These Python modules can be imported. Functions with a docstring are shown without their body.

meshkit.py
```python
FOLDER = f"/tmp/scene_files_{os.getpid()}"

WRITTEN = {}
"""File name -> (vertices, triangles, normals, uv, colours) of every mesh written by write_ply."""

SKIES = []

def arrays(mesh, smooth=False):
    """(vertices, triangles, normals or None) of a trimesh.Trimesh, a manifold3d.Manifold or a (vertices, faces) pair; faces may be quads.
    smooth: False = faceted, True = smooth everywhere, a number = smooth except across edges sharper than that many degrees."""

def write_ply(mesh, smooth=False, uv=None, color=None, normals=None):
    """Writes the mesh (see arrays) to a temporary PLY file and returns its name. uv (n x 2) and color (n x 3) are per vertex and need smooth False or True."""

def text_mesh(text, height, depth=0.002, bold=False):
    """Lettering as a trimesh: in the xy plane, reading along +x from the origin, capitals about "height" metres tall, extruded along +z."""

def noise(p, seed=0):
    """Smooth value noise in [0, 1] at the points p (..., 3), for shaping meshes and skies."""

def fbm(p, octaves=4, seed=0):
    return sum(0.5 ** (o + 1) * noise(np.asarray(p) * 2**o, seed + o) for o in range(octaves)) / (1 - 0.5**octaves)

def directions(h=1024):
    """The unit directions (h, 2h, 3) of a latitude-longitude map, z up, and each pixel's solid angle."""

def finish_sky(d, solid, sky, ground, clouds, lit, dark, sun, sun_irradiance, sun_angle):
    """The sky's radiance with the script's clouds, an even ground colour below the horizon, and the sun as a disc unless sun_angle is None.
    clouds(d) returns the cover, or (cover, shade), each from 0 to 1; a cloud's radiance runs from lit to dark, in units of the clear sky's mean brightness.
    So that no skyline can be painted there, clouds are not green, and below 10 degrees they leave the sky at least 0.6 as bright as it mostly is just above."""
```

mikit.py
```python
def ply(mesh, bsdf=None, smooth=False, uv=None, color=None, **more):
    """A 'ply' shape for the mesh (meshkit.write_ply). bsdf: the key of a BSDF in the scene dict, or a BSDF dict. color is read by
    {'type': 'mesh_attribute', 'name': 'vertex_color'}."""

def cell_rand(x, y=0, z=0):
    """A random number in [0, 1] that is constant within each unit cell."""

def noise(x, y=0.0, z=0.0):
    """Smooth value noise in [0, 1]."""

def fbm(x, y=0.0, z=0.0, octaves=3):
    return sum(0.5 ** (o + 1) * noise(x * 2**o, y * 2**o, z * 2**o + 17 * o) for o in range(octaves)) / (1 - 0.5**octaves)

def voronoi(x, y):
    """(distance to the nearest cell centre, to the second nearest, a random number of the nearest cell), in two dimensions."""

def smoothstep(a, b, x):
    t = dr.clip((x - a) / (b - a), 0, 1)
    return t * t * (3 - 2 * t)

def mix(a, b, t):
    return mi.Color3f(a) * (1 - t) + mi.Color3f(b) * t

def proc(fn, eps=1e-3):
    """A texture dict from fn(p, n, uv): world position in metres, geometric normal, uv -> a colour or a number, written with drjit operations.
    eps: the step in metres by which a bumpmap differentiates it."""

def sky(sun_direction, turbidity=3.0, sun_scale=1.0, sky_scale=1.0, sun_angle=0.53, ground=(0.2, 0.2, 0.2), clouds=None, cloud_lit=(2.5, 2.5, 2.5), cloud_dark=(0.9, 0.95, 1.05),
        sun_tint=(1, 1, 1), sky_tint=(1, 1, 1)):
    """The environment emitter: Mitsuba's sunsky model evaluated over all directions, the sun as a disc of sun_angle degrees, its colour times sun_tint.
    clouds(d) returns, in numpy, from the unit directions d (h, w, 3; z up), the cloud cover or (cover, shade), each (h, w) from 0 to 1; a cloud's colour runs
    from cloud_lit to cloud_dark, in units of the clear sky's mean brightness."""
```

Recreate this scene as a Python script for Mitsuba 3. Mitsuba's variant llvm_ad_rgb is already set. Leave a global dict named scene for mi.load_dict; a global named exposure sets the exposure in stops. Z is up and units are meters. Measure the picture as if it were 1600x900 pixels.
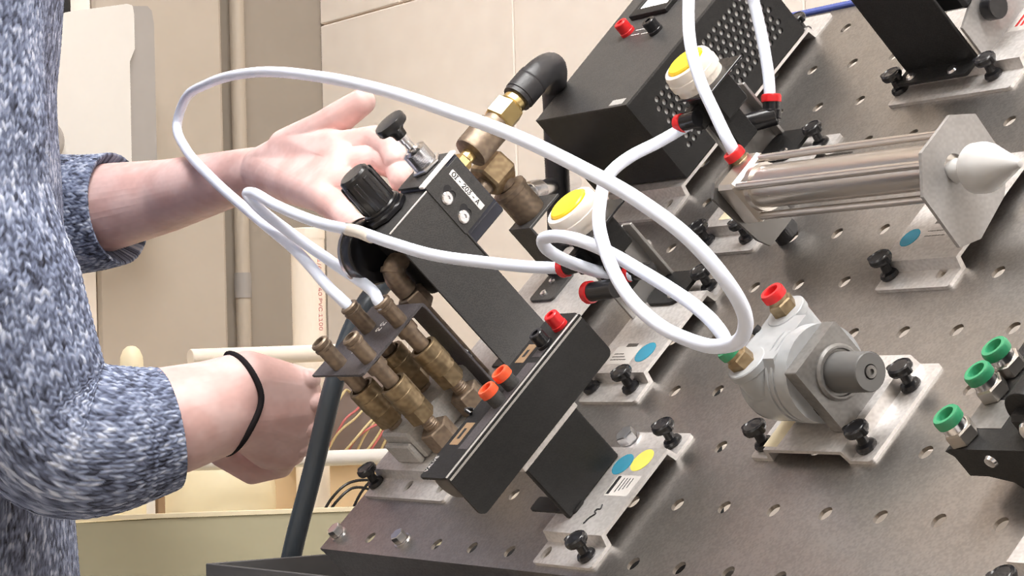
import math
import numpy as np, trimesh, manifold3d as m3, shapely.geometry as sg, shapely.affinity as sa
import drjit as dr
import mitsuba as mi
import mikit, meshkit
from mikit import noise, fbm, smoothstep, mix

T = mi.ScalarTransform4f
scene, labels = {}, {}
Z0 = 0.95                                   # height of the board's lowest row of holes above the floor
RNG = np.random.default_rng(7)

# ------------------------------------------------------------------ camera, sky, lamps, exposure
CAM = np.array([1.30845, -0.67982, 0.09974 + Z0])
FWD = np.array([-0.852119, 0.522581, 0.028323])
UP = np.array([0.038057, 0.007899, 0.999244])
scene['camera'] = {'type': 'perspective', 'fov': 23.038, 'fov_axis': 'x', 'near_clip': 0.05,
                   'to_world': T().look_at(origin=CAM.tolist(), target=(CAM + FWD).tolist(), up=UP.tolist())}
exposure = 0.30
scene['sky'] = mikit.sky([0.75, -0.25, 0.6], turbidity=4, sun_scale=0.0, sky_scale=1.7, ground=(0.30, 0.29, 0.28),
                         clouds=lambda d: np.full(d.shape[:2], 0.85), cloud_lit=(0.80, 0.98, 1.30), cloud_dark=(0.65, 0.8, 1.1), sky_tint=(0.85, 0.97, 1.15))
LAMP = (15.5, 15.2, 14.8)
LAMP_FAR = (4.0, 3.9, 3.7)
LAMPS = [(0.45, -0.26), (1.85, -0.26), (-0.15, -2.4), (1.35, -2.4)]

# ------------------------------------------------------------------ frames and mesh helpers (millimetres in, metres out)
c45 = math.sqrt(0.5)
BM = np.eye(4)                              # board frame: u along the rows, v up the slope, h out of the board
BM[:3, :3] = np.array([[1, 0, 0], [0, c45, -c45], [0, c45, c45]]) * 0.001
BM[2, 3] = Z0
WM = np.eye(4); WM[:3, :3] *= 0.001; WM[2, 3] = Z0   # world frame, millimetres above the lowest hole row


def tm(v, f): return trimesh.Trimesh(np.asarray(v, float), np.asarray(f, int), process=False)
def cat(*ms):
    ms = [m for m in ms if m is not None]
    return ms[0] if len(ms) == 1 else trimesh.util.concatenate(ms)
def hull(pts): return trimesh.convex.convex_hull(np.asarray(pts, float))
def nrm(a): a = np.asarray(a, float); return a / np.linalg.norm(a)
def frame(axis, ref=None):
    z = nrm(axis)
    r = np.array(ref if ref is not None else ([1, 0, 0] if abs(z[0]) < 0.8 else [0, 1, 0]), float)
    x = nrm(r - z * (r @ z)); y = np.cross(z, x)
    M = np.eye(4); M[:3, 0], M[:3, 1], M[:3, 2] = x, y, z
    return M
def put(mesh, o, M=None):
    mesh = mesh.copy(); A = np.eye(4) if M is None else M.copy(); A[:3, 3] = o
    mesh.apply_transform(A); return mesh
def box(u0, u1, v0, v1, h0, h1, c=0.6):
    lo, hi = np.array([min(u0, u1), min(v0, v1), min(h0, h1)], float), np.array([max(u0, u1), max(v0, v1), max(h0, h1)], float)
    c = min(c, 0.45 * (hi - lo).min())
    if c <= 0: return trimesh.creation.box(bounds=[lo, hi])
    pts = []
    for a in (0, 1):
        for b in (0, 1):
            for d in (0, 1):
                k = np.array([a, b, d]); p = np.where(k, hi, lo); s = np.where(k, -c, c)
                for ax in range(3):
                    q = p + s; q[ax] = p[ax]; pts.append(q)
    return hull(pts)
def lathe(prof, o=(0, 0, 0), axis=(0, 0, 1), n=28):
    """prof: list of (radius, distance along axis)."""
    M = frame(axis); a = np.linspace(0, 2 * np.pi, n, endpoint=False)
    v, f, idx = [], [], []
    for r, t in prof:
        if r <= 1e-6: idx.append([len(v)] * n); v.append([0, 0, t])
        else:
            idx.append(list(range(len(v), len(v) + n))); v += [[r * math.cos(x), r * math.sin(x), t] for x in a]
    for i in range(len(prof) - 1):
        for k in range(n):
            p, q = idx[i][k], idx[i][(k + 1) % n]; s, w = idx[i + 1][(k + 1) % n], idx[i + 1][k]
            if p != q: f.append([p, q, s])
            if s != w: f.append([p, s, w])
    return put(tm(v, f), o, M)
def rod(p0, p1, r, n=24, c=0.5):
    p0, p1 = np.array(p0, float), np.array(p1, float); L = np.linalg.norm(p1 - p0); c = min(c, L * .3, r * .5)
    return lathe([(0, 0), (r - c, 0), (r, c), (r, L - c), (r - c, L), (0, L)], p0, p1 - p0, n)
def hexa(o, axis, af, t0, t1, rot=0.0, c=0.8, n=6):
    R = af / 2 / math.cos(math.pi / n); pts = []
    for t, r in ((t0, R * .9), (t0 + c, R), (t1 - c, R), (t1, R * .9)):
        pts += [[r * math.cos(rot + 2 * math.pi * k / n), r * math.sin(rot + 2 * math.pi * k / n), t] for k in range(n)]
    return put(hull(pts), o, frame(axis))
def sheet(poly, o, ex, ey, th):
    """a plate: shapely polygon in the plane (o, ex, ey), th thick along ex x ey."""
    M = np.eye(4); ex, ey = nrm(ex), nrm(ey); M[:3, 0], M[:3, 1], M[:3, 2] = ex, ey, np.cross(ex, ey)
    return put(trimesh.creation.extrude_polygon(poly, th, engine='earcut'), o, M)
def rrect(x0, x1, y0, y1, r=2.0): return sg.box(x0 + r, y0 + r, x1 - r, y1 - r).buffer(r, quad_segs=5)
def spline(pts, n, par=False):
    p = np.asarray(pts, float); p = np.vstack([2 * p[0] - p[1], p, 2 * p[-1] - p[-2]])
    d = np.r_[0, np.cumsum(np.sqrt(np.linalg.norm(np.diff(p, axis=0), axis=1)))]
    out = []
    for t in np.linspace(d[1], d[-2], n):
        i = min(max(np.searchsorted(d, t, 'right') - 1, 1), len(p) - 3)
        t0, t1, t2, t3 = d[i - 1:i + 3]; p0, p1, p2, p3 = p[i - 1:i + 3]
        a1 = (t1 - t) / (t1 - t0) * p0 + (t - t0) / (t1 - t0) * p1; a2 = (t2 - t) / (t2 - t1) * p1 + (t - t1) / (t2 - t1) * p2
        a3 = (t3 - t) / (t3 - t2) * p2 + (t - t2) / (t3 - t2) * p3
        b1 = (t2 - t) / (t2 - t0) * a1 + (t - t0) / (t2 - t0) * a2; b2 = (t3 - t) / (t3 - t1) * a2 + (t - t1) / (t3 - t1) * a3
        out.append((t2 - t) / (t2 - t1) * b1 + (t - t1) / (t2 - t1) * b2)
    if par: return np.array(out), np.linspace(d[1], d[-2], n), d[1:-1]
    return np.array(out)
def rings(path):
    """parallel-transported frames along a path."""
    t = np.gradient(path, axis=0); t /= np.linalg.norm(t, axis=1, keepdims=True)
    x = nrm(np.cross(t[0], [0.3, 0.2, 0.93])); X = []
    for k in range(len(path)):
        x = nrm(x - t[k] * (x @ t[k])); X.append(x)
    X = np.array(X); return t, X, np.cross(t, X)
def tube(pts, r, n=16, steps=None, smooth=True, hollow=False):
    path, tt, kt = spline(pts, steps or 8 * len(pts), True)
    t, X, Y = rings(path); a = np.linspace(0, 2 * np.pi, n, endpoint=False)
    rr = np.broadcast_to(r, len(path)) if np.ndim(r) == 0 else np.interp(tt, kt, r)
    v = (path[:, None] + rr[:, None, None] * (np.cos(a)[None, :, None] * X[:, None] + np.sin(a)[None, :, None] * Y[:, None])).reshape(-1, 3)
    m = len(path); f = []
    for i in range(m - 1):
        for k in range(n):
            p, q = i * n + k, i * n + (k + 1) % n
            f += [[p, q, q + n], [p, q + n, p + n]]
    v = np.vstack([v, path[0], path[-1]])
    for k in range(n): f += [[len(v) - 2, (k + 1) % n, k], [len(v) - 1, (m - 1) * n + k, (m - 1) * n + (k + 1) % n]]
    return tm(v, f)
def text(s, height, o, ex, ey, depth=0.25, bold=False):
    m = meshkit.text_mesh(s, height, depth, bold); M = np.eye(4); ex, ey = nrm(ex), nrm(ey)
    M[:3, 0], M[:3, 1], M[:3, 2] = ex, ey, np.cross(ex, ey); return put(m, o, M)


# ------------------------------------------------------------------ materials
def rgb(*c): return {'type': 'rgb', 'value': list(c)}
def mat(name, col, rough=0.5, metal=0.0, spec=0.5, **kw):
    scene[name] = {'type': 'twosided', 'bsdf': {'type': 'principled', 'base_color': col if isinstance(col, dict) else rgb(*col), 'roughness': rough, 'metallic': metal, 'specular': spec, **kw}}
    return name
def speckle(a, b, s, s2=0.25):
    def fn(p, n, uv):
        t = noise(p.x * s, p.y * s, p.z * s) * (1 - s2) + noise(p.x * s * .13, p.y * s * .13, p.z * s * .13) * s2
        return mix(a, b, smoothstep(0.2, 0.8, t))
    return mikit.proc(fn)

BOARD = mat('m_board', speckle((0.38, 0.364, 0.350), (0.45, 0.432, 0.415), 900, 0.3), 0.36, 1.0)
ZINC = mat('m_zinc', speckle((0.58, 0.56, 0.55), (0.70, 0.68, 0.67), 700, 0.4), 0.42, 0.6)
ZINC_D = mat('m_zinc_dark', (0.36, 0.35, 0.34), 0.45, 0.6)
CHROME = mat('m_chrome', (0.80, 0.80, 0.82), 0.16, 1.0)
BLACK = mat('m_black_sheet', speckle((0.011, 0.011, 0.012), (0.016, 0.016, 0.016), 1500), 0.46, 0.0, 0.28)
PLATE = mat('m_plate_grey', speckle((0.050, 0.045, 0.050), (0.066, 0.060, 0.066), 1200), 0.45, 0.0, 0.6)
BLACKP = mat('m_black_plastic', (0.012, 0.012, 0.014), 0.22, 0.0, 0.5)
CHAR = mat('m_charcoal', speckle((0.040, 0.040, 0.041), (0.055, 0.054, 0.054), 1500), 0.45, 0.0, 0.5)
ANOD = mat('m_navy_body', (0.024, 0.027, 0.042), 0.35, 0.0, 0.5)
BRASS = mat('m_brass', (0.78, 0.60, 0.28), 0.28, 1.0)
BRASS_D = mat('m_brass_dull', speckle((0.27, 0.20, 0.12), (0.38, 0.29, 0.18), 500), 0.42, 0.85)
BRONZE = mat('m_bronze', speckle((0.22, 0.17, 0.13), (0.30, 0.23, 0.17), 500), 0.45, 0.7)
CAST = mat('m_cast_grey', speckle((0.40, 0.40, 0.39), (0.47, 0.46, 0.45), 900), 0.5, 0.25)
PAINT = mat('m_grey_paint', speckle((0.31, 0.325, 0.34), (0.34, 0.355, 0.37), 300), 0.3, 0.0, 0.5)
STEEL = mat('m_steel', (0.62, 0.58, 0.54), 0.27, 0.95)
FLANGE = mat('m_flange', speckle((0.17, 0.165, 0.16), (0.20, 0.195, 0.19), 700), 0.42, 0.4)
PLATEZ = mat('m_end_plate', speckle((0.30, 0.29, 0.285), (0.34, 0.33, 0.325), 700), 0.5, 0.3)
STEEL_D = mat('m_steel_dark', (0.16, 0.155, 0.15), 0.4, 0.7)
RED = mat('m_red', (0.62, 0.018, 0.022), 0.3)
ORANGE = mat('m_orange', (0.80, 0.10, 0.035), 0.3)
GREEN = mat('m_green', (0.035, 0.25, 0.12), 0.35)
YELLOW = mat('m_yellow', (0.90, 0.62, 0.03), 0.3)
IVORYG = mat('m_cone_grey', (0.50, 0.50, 0.50), 0.35)
IVORY = mat('m_ivory', (0.80, 0.75, 0.68), 0.35)
TUBE = mat('m_tube', (0.72, 0.785, 0.93), 0.3, 0.0, 0.5)
RUBBER = mat('m_rubber', (0.022, 0.022, 0.026), 0.4)
LABELW = mat('m_label', (0.80, 0.79, 0.80), 0.5)
INK = mat('m_ink', (0.015, 0.015, 0.018), 0.6)
INKW = mat('m_ink_white', (0.72, 0.70, 0.70), 0.6)
TEAL = mat('m_sticker_blue', (0.035, 0.24, 0.36), 0.5)
STICKY = mat('m_sticker_yellow', (0.72, 0.66, 0.12), 0.5)
PAPER = mat('m_sticker_paper', (0.60, 0.58, 0.56), 0.6)
TAN = mat('m_tan_label', (0.26, 0.17, 0.10), 0.5)
WALLC = mat('m_wall_cream', speckle((0.83, 0.765, 0.70), (0.86, 0.80, 0.735), 60, 0.5), 0.7, 0.0, 0.2)
MORTAR = mat('m_mortar', (0.74, 0.665, 0.59), 0.9, 0.0, 0.1)
WALLT = mat('m_wall_taupe', speckle((0.30, 0.262, 0.222), (0.325, 0.285, 0.24), 30, 0.7), 0.55, 0.0, 0.3)
WALLB = mat('m_wall_tan', speckle((0.43, 0.38, 0.32), (0.46, 0.405, 0.345), 30, 0.7), 0.55, 0.0, 0.3)
PIPEC = mat('m_pipe_beige', (0.44, 0.385, 0.32), 0.45)
GREYP = mat('m_grey_plastic', (0.33, 0.31, 0.295), 0.4)
STUB = mat('m_stub', (0.10, 0.10, 0.10), 0.45)
WHITEP = mat('m_white_plastic', (0.66, 0.64, 0.61), 0.35)
PVC = mat('m_pvc', (0.80, 0.72, 0.62), 0.35)
KHAKI = mat('m_khaki', speckle((0.41, 0.385, 0.265), (0.44, 0.415, 0.285), 40, 0.6), 0.5)
CREAM = mat('m_cream', (0.80, 0.72, 0.52), 0.5)
TANW = mat('m_tan_board', speckle((0.58, 0.44, 0.28), (0.66, 0.51, 0.33), 40, 0.6), 0.6)
DARKB = mat('m_dark_panel', (0.22, 0.175, 0.16), 0.6)
WIRER = mat('m_wire_red', (0.50, 0.14, 0.14), 0.4)
WIREY = mat('m_wire_yellow', (0.58, 0.48, 0.26), 0.4)
STRUT = mat('m_strut', (0.050, 0.063, 0.078), 0.35)
TRAY = mat('m_tray', (0.11, 0.11, 0.115), 0.35, 0.3)
BLUE = mat('m_blue', (0.06, 0.09, 0.32), 0.4)
FLOORM = mat('m_floor', speckle((0.32, 0.29, 0.26), (0.38, 0.35, 0.31), 8, 0.7), 0.4)
CEILM = mat('m_ceiling', (0.78, 0.76, 0.72), 0.8, 0.0, 0.1)
WOOD = mat('m_bench', (0.25, 0.20, 0.15), 0.5)
TROUS = mat('m_trousers', (0.03, 0.033, 0.045), 0.8, 0.0, 0.2)
BAND = mat('m_hair_tie', (0.012, 0.010, 0.012), 0.8, 0.0, 0.2)
HAIR = mat('m_hair', (0.08, 0.05, 0.03), 0.5)
KNIT = mat('m_knit', {'type': 'mesh_attribute', 'name': 'vertex_color'}, 0.85, 0.0, 0.2)
scene['m_lamp'] = {'type': 'diffuse', 'reflectance': rgb(0.8, 0.8, 0.8)}


def skin_fn(p, n, uv):
    t = fbm(p.x * 60, p.y * 60, p.z * 60, 3); r = noise(p.x * 400, p.y * 400, p.z * 400)
    return mix((0.65, 0.415, 0.39), (0.73, 0.515, 0.495), smoothstep(0.3, 0.7, t)) * (0.96 + 0.06 * r)
SKIN = mat('m_skin', mikit.proc(skin_fn), 0.45, 0.0, 0.4)


# ------------------------------------------------------------------ naming and bookkeeping
def key_for(name):
    used = lambda k: k in labels or k in scene or any(s.startswith(k + '__') for s in scene)
    if not used(name): return name
    i = 1
    while used(f'{name}_{i:03d}'): i += 1
    return f'{name}_{i:03d}'
def thing(name, label, category, group=None):
    k = key_for(name); labels[k] = {'label': label, 'category': category}
    if group: labels[k]['group'] = group
    return k
def tag(k, label, category, group=None):
    labels[k] = {'label': label, 'category': category}
    if group: labels[k]['group'] = group
def part(parent, name, mesh, m, F=BM, smooth=32, label=None, **kw):
    k = key_for(f'{parent}__{name}' if parent else name)
    mesh = mesh.copy(); mesh.apply_transform(F)
    scene[k] = mikit.ply(mesh, m, smooth=smooth, **kw)
    if label: labels.setdefault(k, {})['label'] = label
    return k
def solo(name, mesh, m, label, category, group=None, F=BM, smooth=32, **kw):
    k = part(None, name, mesh, m, F, smooth, **kw); tag(k, label, category, group); return k
def struct(name, mesh, m, F=WM, smooth=False, parent=None):
    k = part(parent, name, mesh, m, F, smooth)
    if not parent: labels[k] = {'kind': 'structure'}
    return k


# ------------------------------------------------------------------ the room
ZF, ZC, WY, WX = -950.0, 1750.0, 450.0, -881.0
struct('floor', box(-2200, 4200, -4200, 600, ZF - 30, ZF, 0), FLOORM)
struct('ceiling', box(-2200, 4200, -4200, 600, ZC, ZC + 40, 0), CEILM)
wb = struct('wall_back', box(WX - 120, 3500, WY + 4, WY + 120, ZF, ZC, 0), MORTAR)
# painted blocks, 400 x 200 mm, on the strip of wall the board leaves in view
for j in range(-4, 7):
    z0 = 432 - 200 * 4 + 200 * j - 200 * 0
    off = -41 if j % 2 else -241
    for i in range(8):
        x0 = WX + 2 + 400 * i + off; x1 = x0 + 400
        x0 = max(x0, WX)
        if x1 - x0 < 30: continue
        part(wb, 'block', box(x0 + .9, x1 - .9, WY, WY + 8, z0 + .9, z0 + 199.1, 1.0), WALLC, WM, False)
ADDED_WIN = (-1000.0, 175.0, 720.0, 1190.0)            # unseen left-wall window added to darken board reflections: y from, to, z from, to
def pierced(x0, x1, y0, y1, win=None):
    a, b, c, d = win or ADDED_WIN
    return cat(box(x0, x1, y0, min(a, y1), ZF, ZC, 0) if y0 < a else None, box(x0, x1, b, y1, ZF, ZC, 0), box(x0, x1, max(a, y0), b, ZF, c, 0), box(x0, x1, max(a, y0), b, d, ZC, 0))
struct('wall_left', pierced(WX - 100, WX, -4200, WY + 120), WALLT)
struct('added_window_1', cat(*[box(WX - 70, WX - 20, y - 22, y + 22, ADDED_WIN[2], ADDED_WIN[3], 2) for y in (ADDED_WIN[0] + 22, (ADDED_WIN[0] + ADDED_WIN[1]) / 2, ADDED_WIN[1] - 22)], *[box(WX - 70, WX - 20, ADDED_WIN[0], ADDED_WIN[1], z - 22, z + 22, 2) for z in (ADDED_WIN[2] + 22, ADDED_WIN[3] - 22)]), WHITEP)  # frame of the added unseen window
struct('wall_front', box(WX - 100, 4200, -4300, -4200, ZF, ZC, 0), WALLC)
WINR = (-2400.0, -300.0, 100.0, 1500.0)          # window in the right wall
struct('wall_right', pierced(3400, 3500, -4200, WY + 120, WINR), WALLC)
struct('window_2', cat(*[box(3420, 3470, y - 22, y + 22, WINR[2], WINR[3], 2) for y in (WINR[0] + 22, (WINR[0] + WINR[1]) / 2, WINR[1] - 22)], *[box(3420, 3470, WINR[0], WINR[1], z - 22, z + 22, 2) for z in (WINR[2] + 22, WINR[3] - 22)]), WHITEP)
struct('wall_left_pilaster', box(WX, WX + 41, 196, 325, ZF, ZC, 3), WALLB, smooth=30)
struct('wall_left_return', pierced(WX, WX + 42, -1100, 193), WALLC)

# ceiling lamps
for x, y in LAMPS:
    k = thing('ceiling_lamp', f'flat lamp panel on the ceiling, {"over the board" if y > -1 else "away from the wall"}, {"above the brass couplers" if x < 1 else "by the open side"}', 'lamp', 'ceiling lamp panels')
    X, Y = x * 1000, y * 1000
    fr = sheet(sg.box(X - 620, Y - 320, X + 620, Y + 320).difference(sg.box(X - 590, Y - 290, X + 590, Y + 290)), (0, 0, ZC - 40), (1, 0, 0), (0, 1, 0), 40)
    part(k, 'frame', fr, WHITEP, WM, False)
    q = tm([[X - 590, Y - 290, ZC - 20], [X + 590, Y - 290, ZC - 20], [X + 590, Y + 290, ZC - 20], [X - 590, Y + 290, ZC - 20]], [[0, 2, 1], [0, 3, 2]])
    part(k, 'diffuser', q, 'm_lamp', WM, False, emitter={'type': 'area', 'radiance': rgb(*(LAMP if y > -1 else LAMP_FAR))})

# ------------------------------------------------------------------ perforated board
PT = 38.1
B = thing('perforated_board', 'sloping grey steel board with rows of round holes carrying all the parts', 'board')
U0, U1, V0, V1 = -9.7, 820.0, -11.4, 441.0
outline = sg.Polygon([(U0, V0), (U1, V0), (U1, V1), (U0 + 6, V1)])
holes = [sg.Point(i * PT, j * PT).buffer(3.9, quad_segs=5) for i in range(0, 22) for j in range(0, 12)]
part(B, 'panel', sheet(outline.difference(sg.MultiPolygon(holes)), (0, 0, -2), (1, 0, 0), (0, 1, 0), 2.0), BOARD, smooth=False)
part(B, 'front_lip', cat(box(U0, U1, V0, V0 + 2, -24, -0.6, .5), lathe([(0, 0), (1.7, 0), (1.7, U1 - U0), (0, U1 - U0)], (U0, V0 + 1.6, -1.75), (1, 0, 0), 12)), BOARD, label='dark folded lip along the lower edge')
for i in (0, 2):
    bk = part(B, 'hex_bolt', cat(lathe([(0, 0), (5.2, 0), (5.2, 1.0), (0, 1.0)], (i * PT, 0, 0)), hexa((i * PT, 0, 0), (0, 0, 1), 7.8, 1, 6.2, 0.4)), CHROME, label='bright hex bolt head')
for x in (17, 607): part(B, 'rear_rail', box(x - 7, x + 7, 40, 430, -26, -2.2), STRUT)
solo('blue_rail', box(-20, 820, 441.5, 446, -14, 2.2, .8), BLUE, 'narrow blue rail along the top edge of the sloping board', 'rail')


# ------------------------------------------------------------------ pieces used again and again
def thumb_knob(parent, u, v, h0=2.0):
    prof = [(0, 0), (4.9, 0), (5.2, 1.2), (4.6, 2.6), (2.7, 3.4), (2.5, 7.4), (3.2, 8.4), (5.6, 9.2), (6.2, 10.6), (5.9, 12.4), (4.9, 13.2), (4.3, 12.7), (0, 12.4)]
    a = lathe(prof, (u, v, h0), (0.05, 0.12, 1), 22)
    w = cat(hull(np.vstack([lathe([(0, -1.9), (1.8, -1.9), (1.8, 1.9), (0, 1.9)], (u + s * 5.6, v + .8, h0 + 10.6), (0, 0, 1), 10).vertices for s in (-1, 1)])))
    return part(parent, 'thumb_knob', cat(a, w), BLACKP, label='black quarter-turn thumb knob')
def hat(parent, a0, a1, b0, b1, along='v', top=8.0, foot=15.0, th=2.0, slots=(), name='bracket', m=ZINC, slant=5):
    """a hat bracket: feet on the board at both ends of (b0, b1), platform between."""
    ms = []
    def pl(x0, x1, y0, y1, h, r=2.0):
        p = rrect(x0, x1, y0, y1, r)
        for (sx, sy) in slots:
            p = p.difference(sa.rotate(sa.scale(sg.Point(sx, sy).buffer(3.3, quad_segs=5), 1.0, 1.25), 0))
        return sheet(p, (0, 0, h), (1, 0, 0), (0, 1, 0), th)
    if along == 'v':
        ms += [pl(a0, a1, b0, b0 + foot + 1, 0), pl(a0, a1, b1 - foot - 1, b1, 0), pl(a0, a1, b0 + foot + 1, b1 - foot - 1, top - th, 1.0)]
        for s, y in ((1, b0 + foot), (-1, b1 - foot)):
            ms.append(hull([[x, y + s * d, h] for x in (a0, a1) for d, h in ((-.8, 0), (-.8, th), (1.2, 0), (1.4, top), (1.0, top), (3.2, top), (3.2, top - th), (1.8, 0.2))]))
    else:
        ms += [pl(b0, b0 + foot + 1, a0, a1, 0), pl(b1 - foot - 1, b1, a0, a1, 0), pl(b0 + foot + 1, b1 - foot - 1, a0, a1, top - th, 1.0)]
        for s, y in ((1, b0 + foot), (-1, b1 - foot)):
            ms.append(hull([[y + s * d, x, h] for x in (a0, a1) for d, h in ((-.8, 0), (-.8, th), (1.2, 0), (1.4, top), (1.0, top), (3.2, top), (3.2, top - th), (1.8, 0.2))]))
    return part(parent, name, cat(*ms), m, smooth=40)
def push_fitting(parent, mouth, axis, m_collar, m_body, length=14, r=5.6, hexed=True, n_in=1, collar_label=None, name='fitting'):
    """mouth: centre of the collar's opening; axis: from the body towards the mouth."""
    ax = nrm(axis); base = np.array(mouth, float) - ax * length
    L = length
    body = [lathe([(0, 0), (r * .86, 0), (r * .86, L - 4.6), (r * .80, L - 4.2), (0, L - 4.2)], base, ax, 24)]
    if hexed: body.append(hexa(base, ax, 2 * r * .97, .4, L * .55, .3))
    k = part(parent, name, cat(*body), m_body)
    part(k, 'collar', lathe([(r * .60, L - 6), (r * .72, L - 4.8), (r, L - 4.4), (r * 1.02, L - 1.2), (r * .92, L), (r * .66, L), (r * .60, L - .8), (r * .58, L - 5.5), (0, L - 5.5)], base, ax, 26), m_collar, label=collar_label)
    return k
def dot(parent, u, v, h, r, m, lab, name='sticker'):
    return part(parent, name, lathe([(0, 0), (r, 0), (r, .18), (0, .18)], (u, v, h), (0, 0, 1), 36), m, smooth=30, label=lab)


# ------------------------------------------------------------------ air supply station: four couplers, regulator, slide valve
A = thing('air_supply_station', 'tall station at the board edge with four brass couplers and a black regulator knob', 'air station')
hat(A, -4, 88, 28.5, 236, top=8, slots=[(38.1, 38.1), (76.2, 38.1)])
thumb_knob(A, 0, 38.1)
block = part(A, 'manifold_block', cat(box(18, 50, 54, 112, 8, 28, 1.6), box(20, 48, 50, 54, 8, 22, 1)), CAST)
for (u, v, hb, front) in ((28, 62, 28, 0), (26, 91, 28, 0), (58, 66.5, 10, 1), (58, 95, 10, 1)):
    d = 0 if front else 1.5
    ck = part(A, 'coupler', cat(lathe([(3.4, 58), (4.9, 58), (4.9, 90), (5.5, 90.4), (5.6, 92), (4.6, 92.5), (4.6, 93.4), (5.5, 93.8), (5.5, 95.2), (4.6, 96), (3.3, 96), (3.2, 84), (0, 84)], (u, v, d), n=26),
                                lathe([(0, 70), (6.2, 70), (6.2, 76), (0, 76)], (u, v, d), n=22)), BRONZE, label='dull brass quick coupler standing through the black plate')
    part(ck, 'sleeve', lathe([(5.4, 50), (6.4, 58.2), (8.2, 58.2), (8.7, 57.4), (8.7, 51.5), (8.3, 50.8), (8.7, 50.1), (8.7, 43.5), (8.2, 42.4), (8.2, 39.5), (0, 39.5)], (u, v, d), n=30), BRASS_D)
    part(ck, 'hex_nut', hexa((u, v, d), (0, 0, 1), 14.2, 29.5, 40, .35), BRASS_D)
    if front:
        part(ck, 'tail', cat(lathe([(0, 20), (4.6, 20), (4.6, 23.5), (4.1, 24), (4.6, 24.5), (4.1, 25.5), (4.6, 26.2), (4.1, 27), (4.6, 29.8), (0, 29.8)], (u, v, 0)), hexa((u, v, 0), (0, 0, 1), 17, 8.2, 22, .2), rod((u, v, 15), (u - 10, v, 15), 6.5)), BRONZE)
    else:
        part(ck, 'tail', lathe([(0, 27.5), (4.8, 27.5), (4.8, 31), (0, 31)], (u, v, 0)), BRONZE)
pl = sheet(sg.Polygon([(3, 54), (62.5, 54), (64, 55.5), (64, 110), (5, 110)]), (0, 0, 76.4), (1, 0, 0), (0, 1, 0), 1.6)
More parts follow.
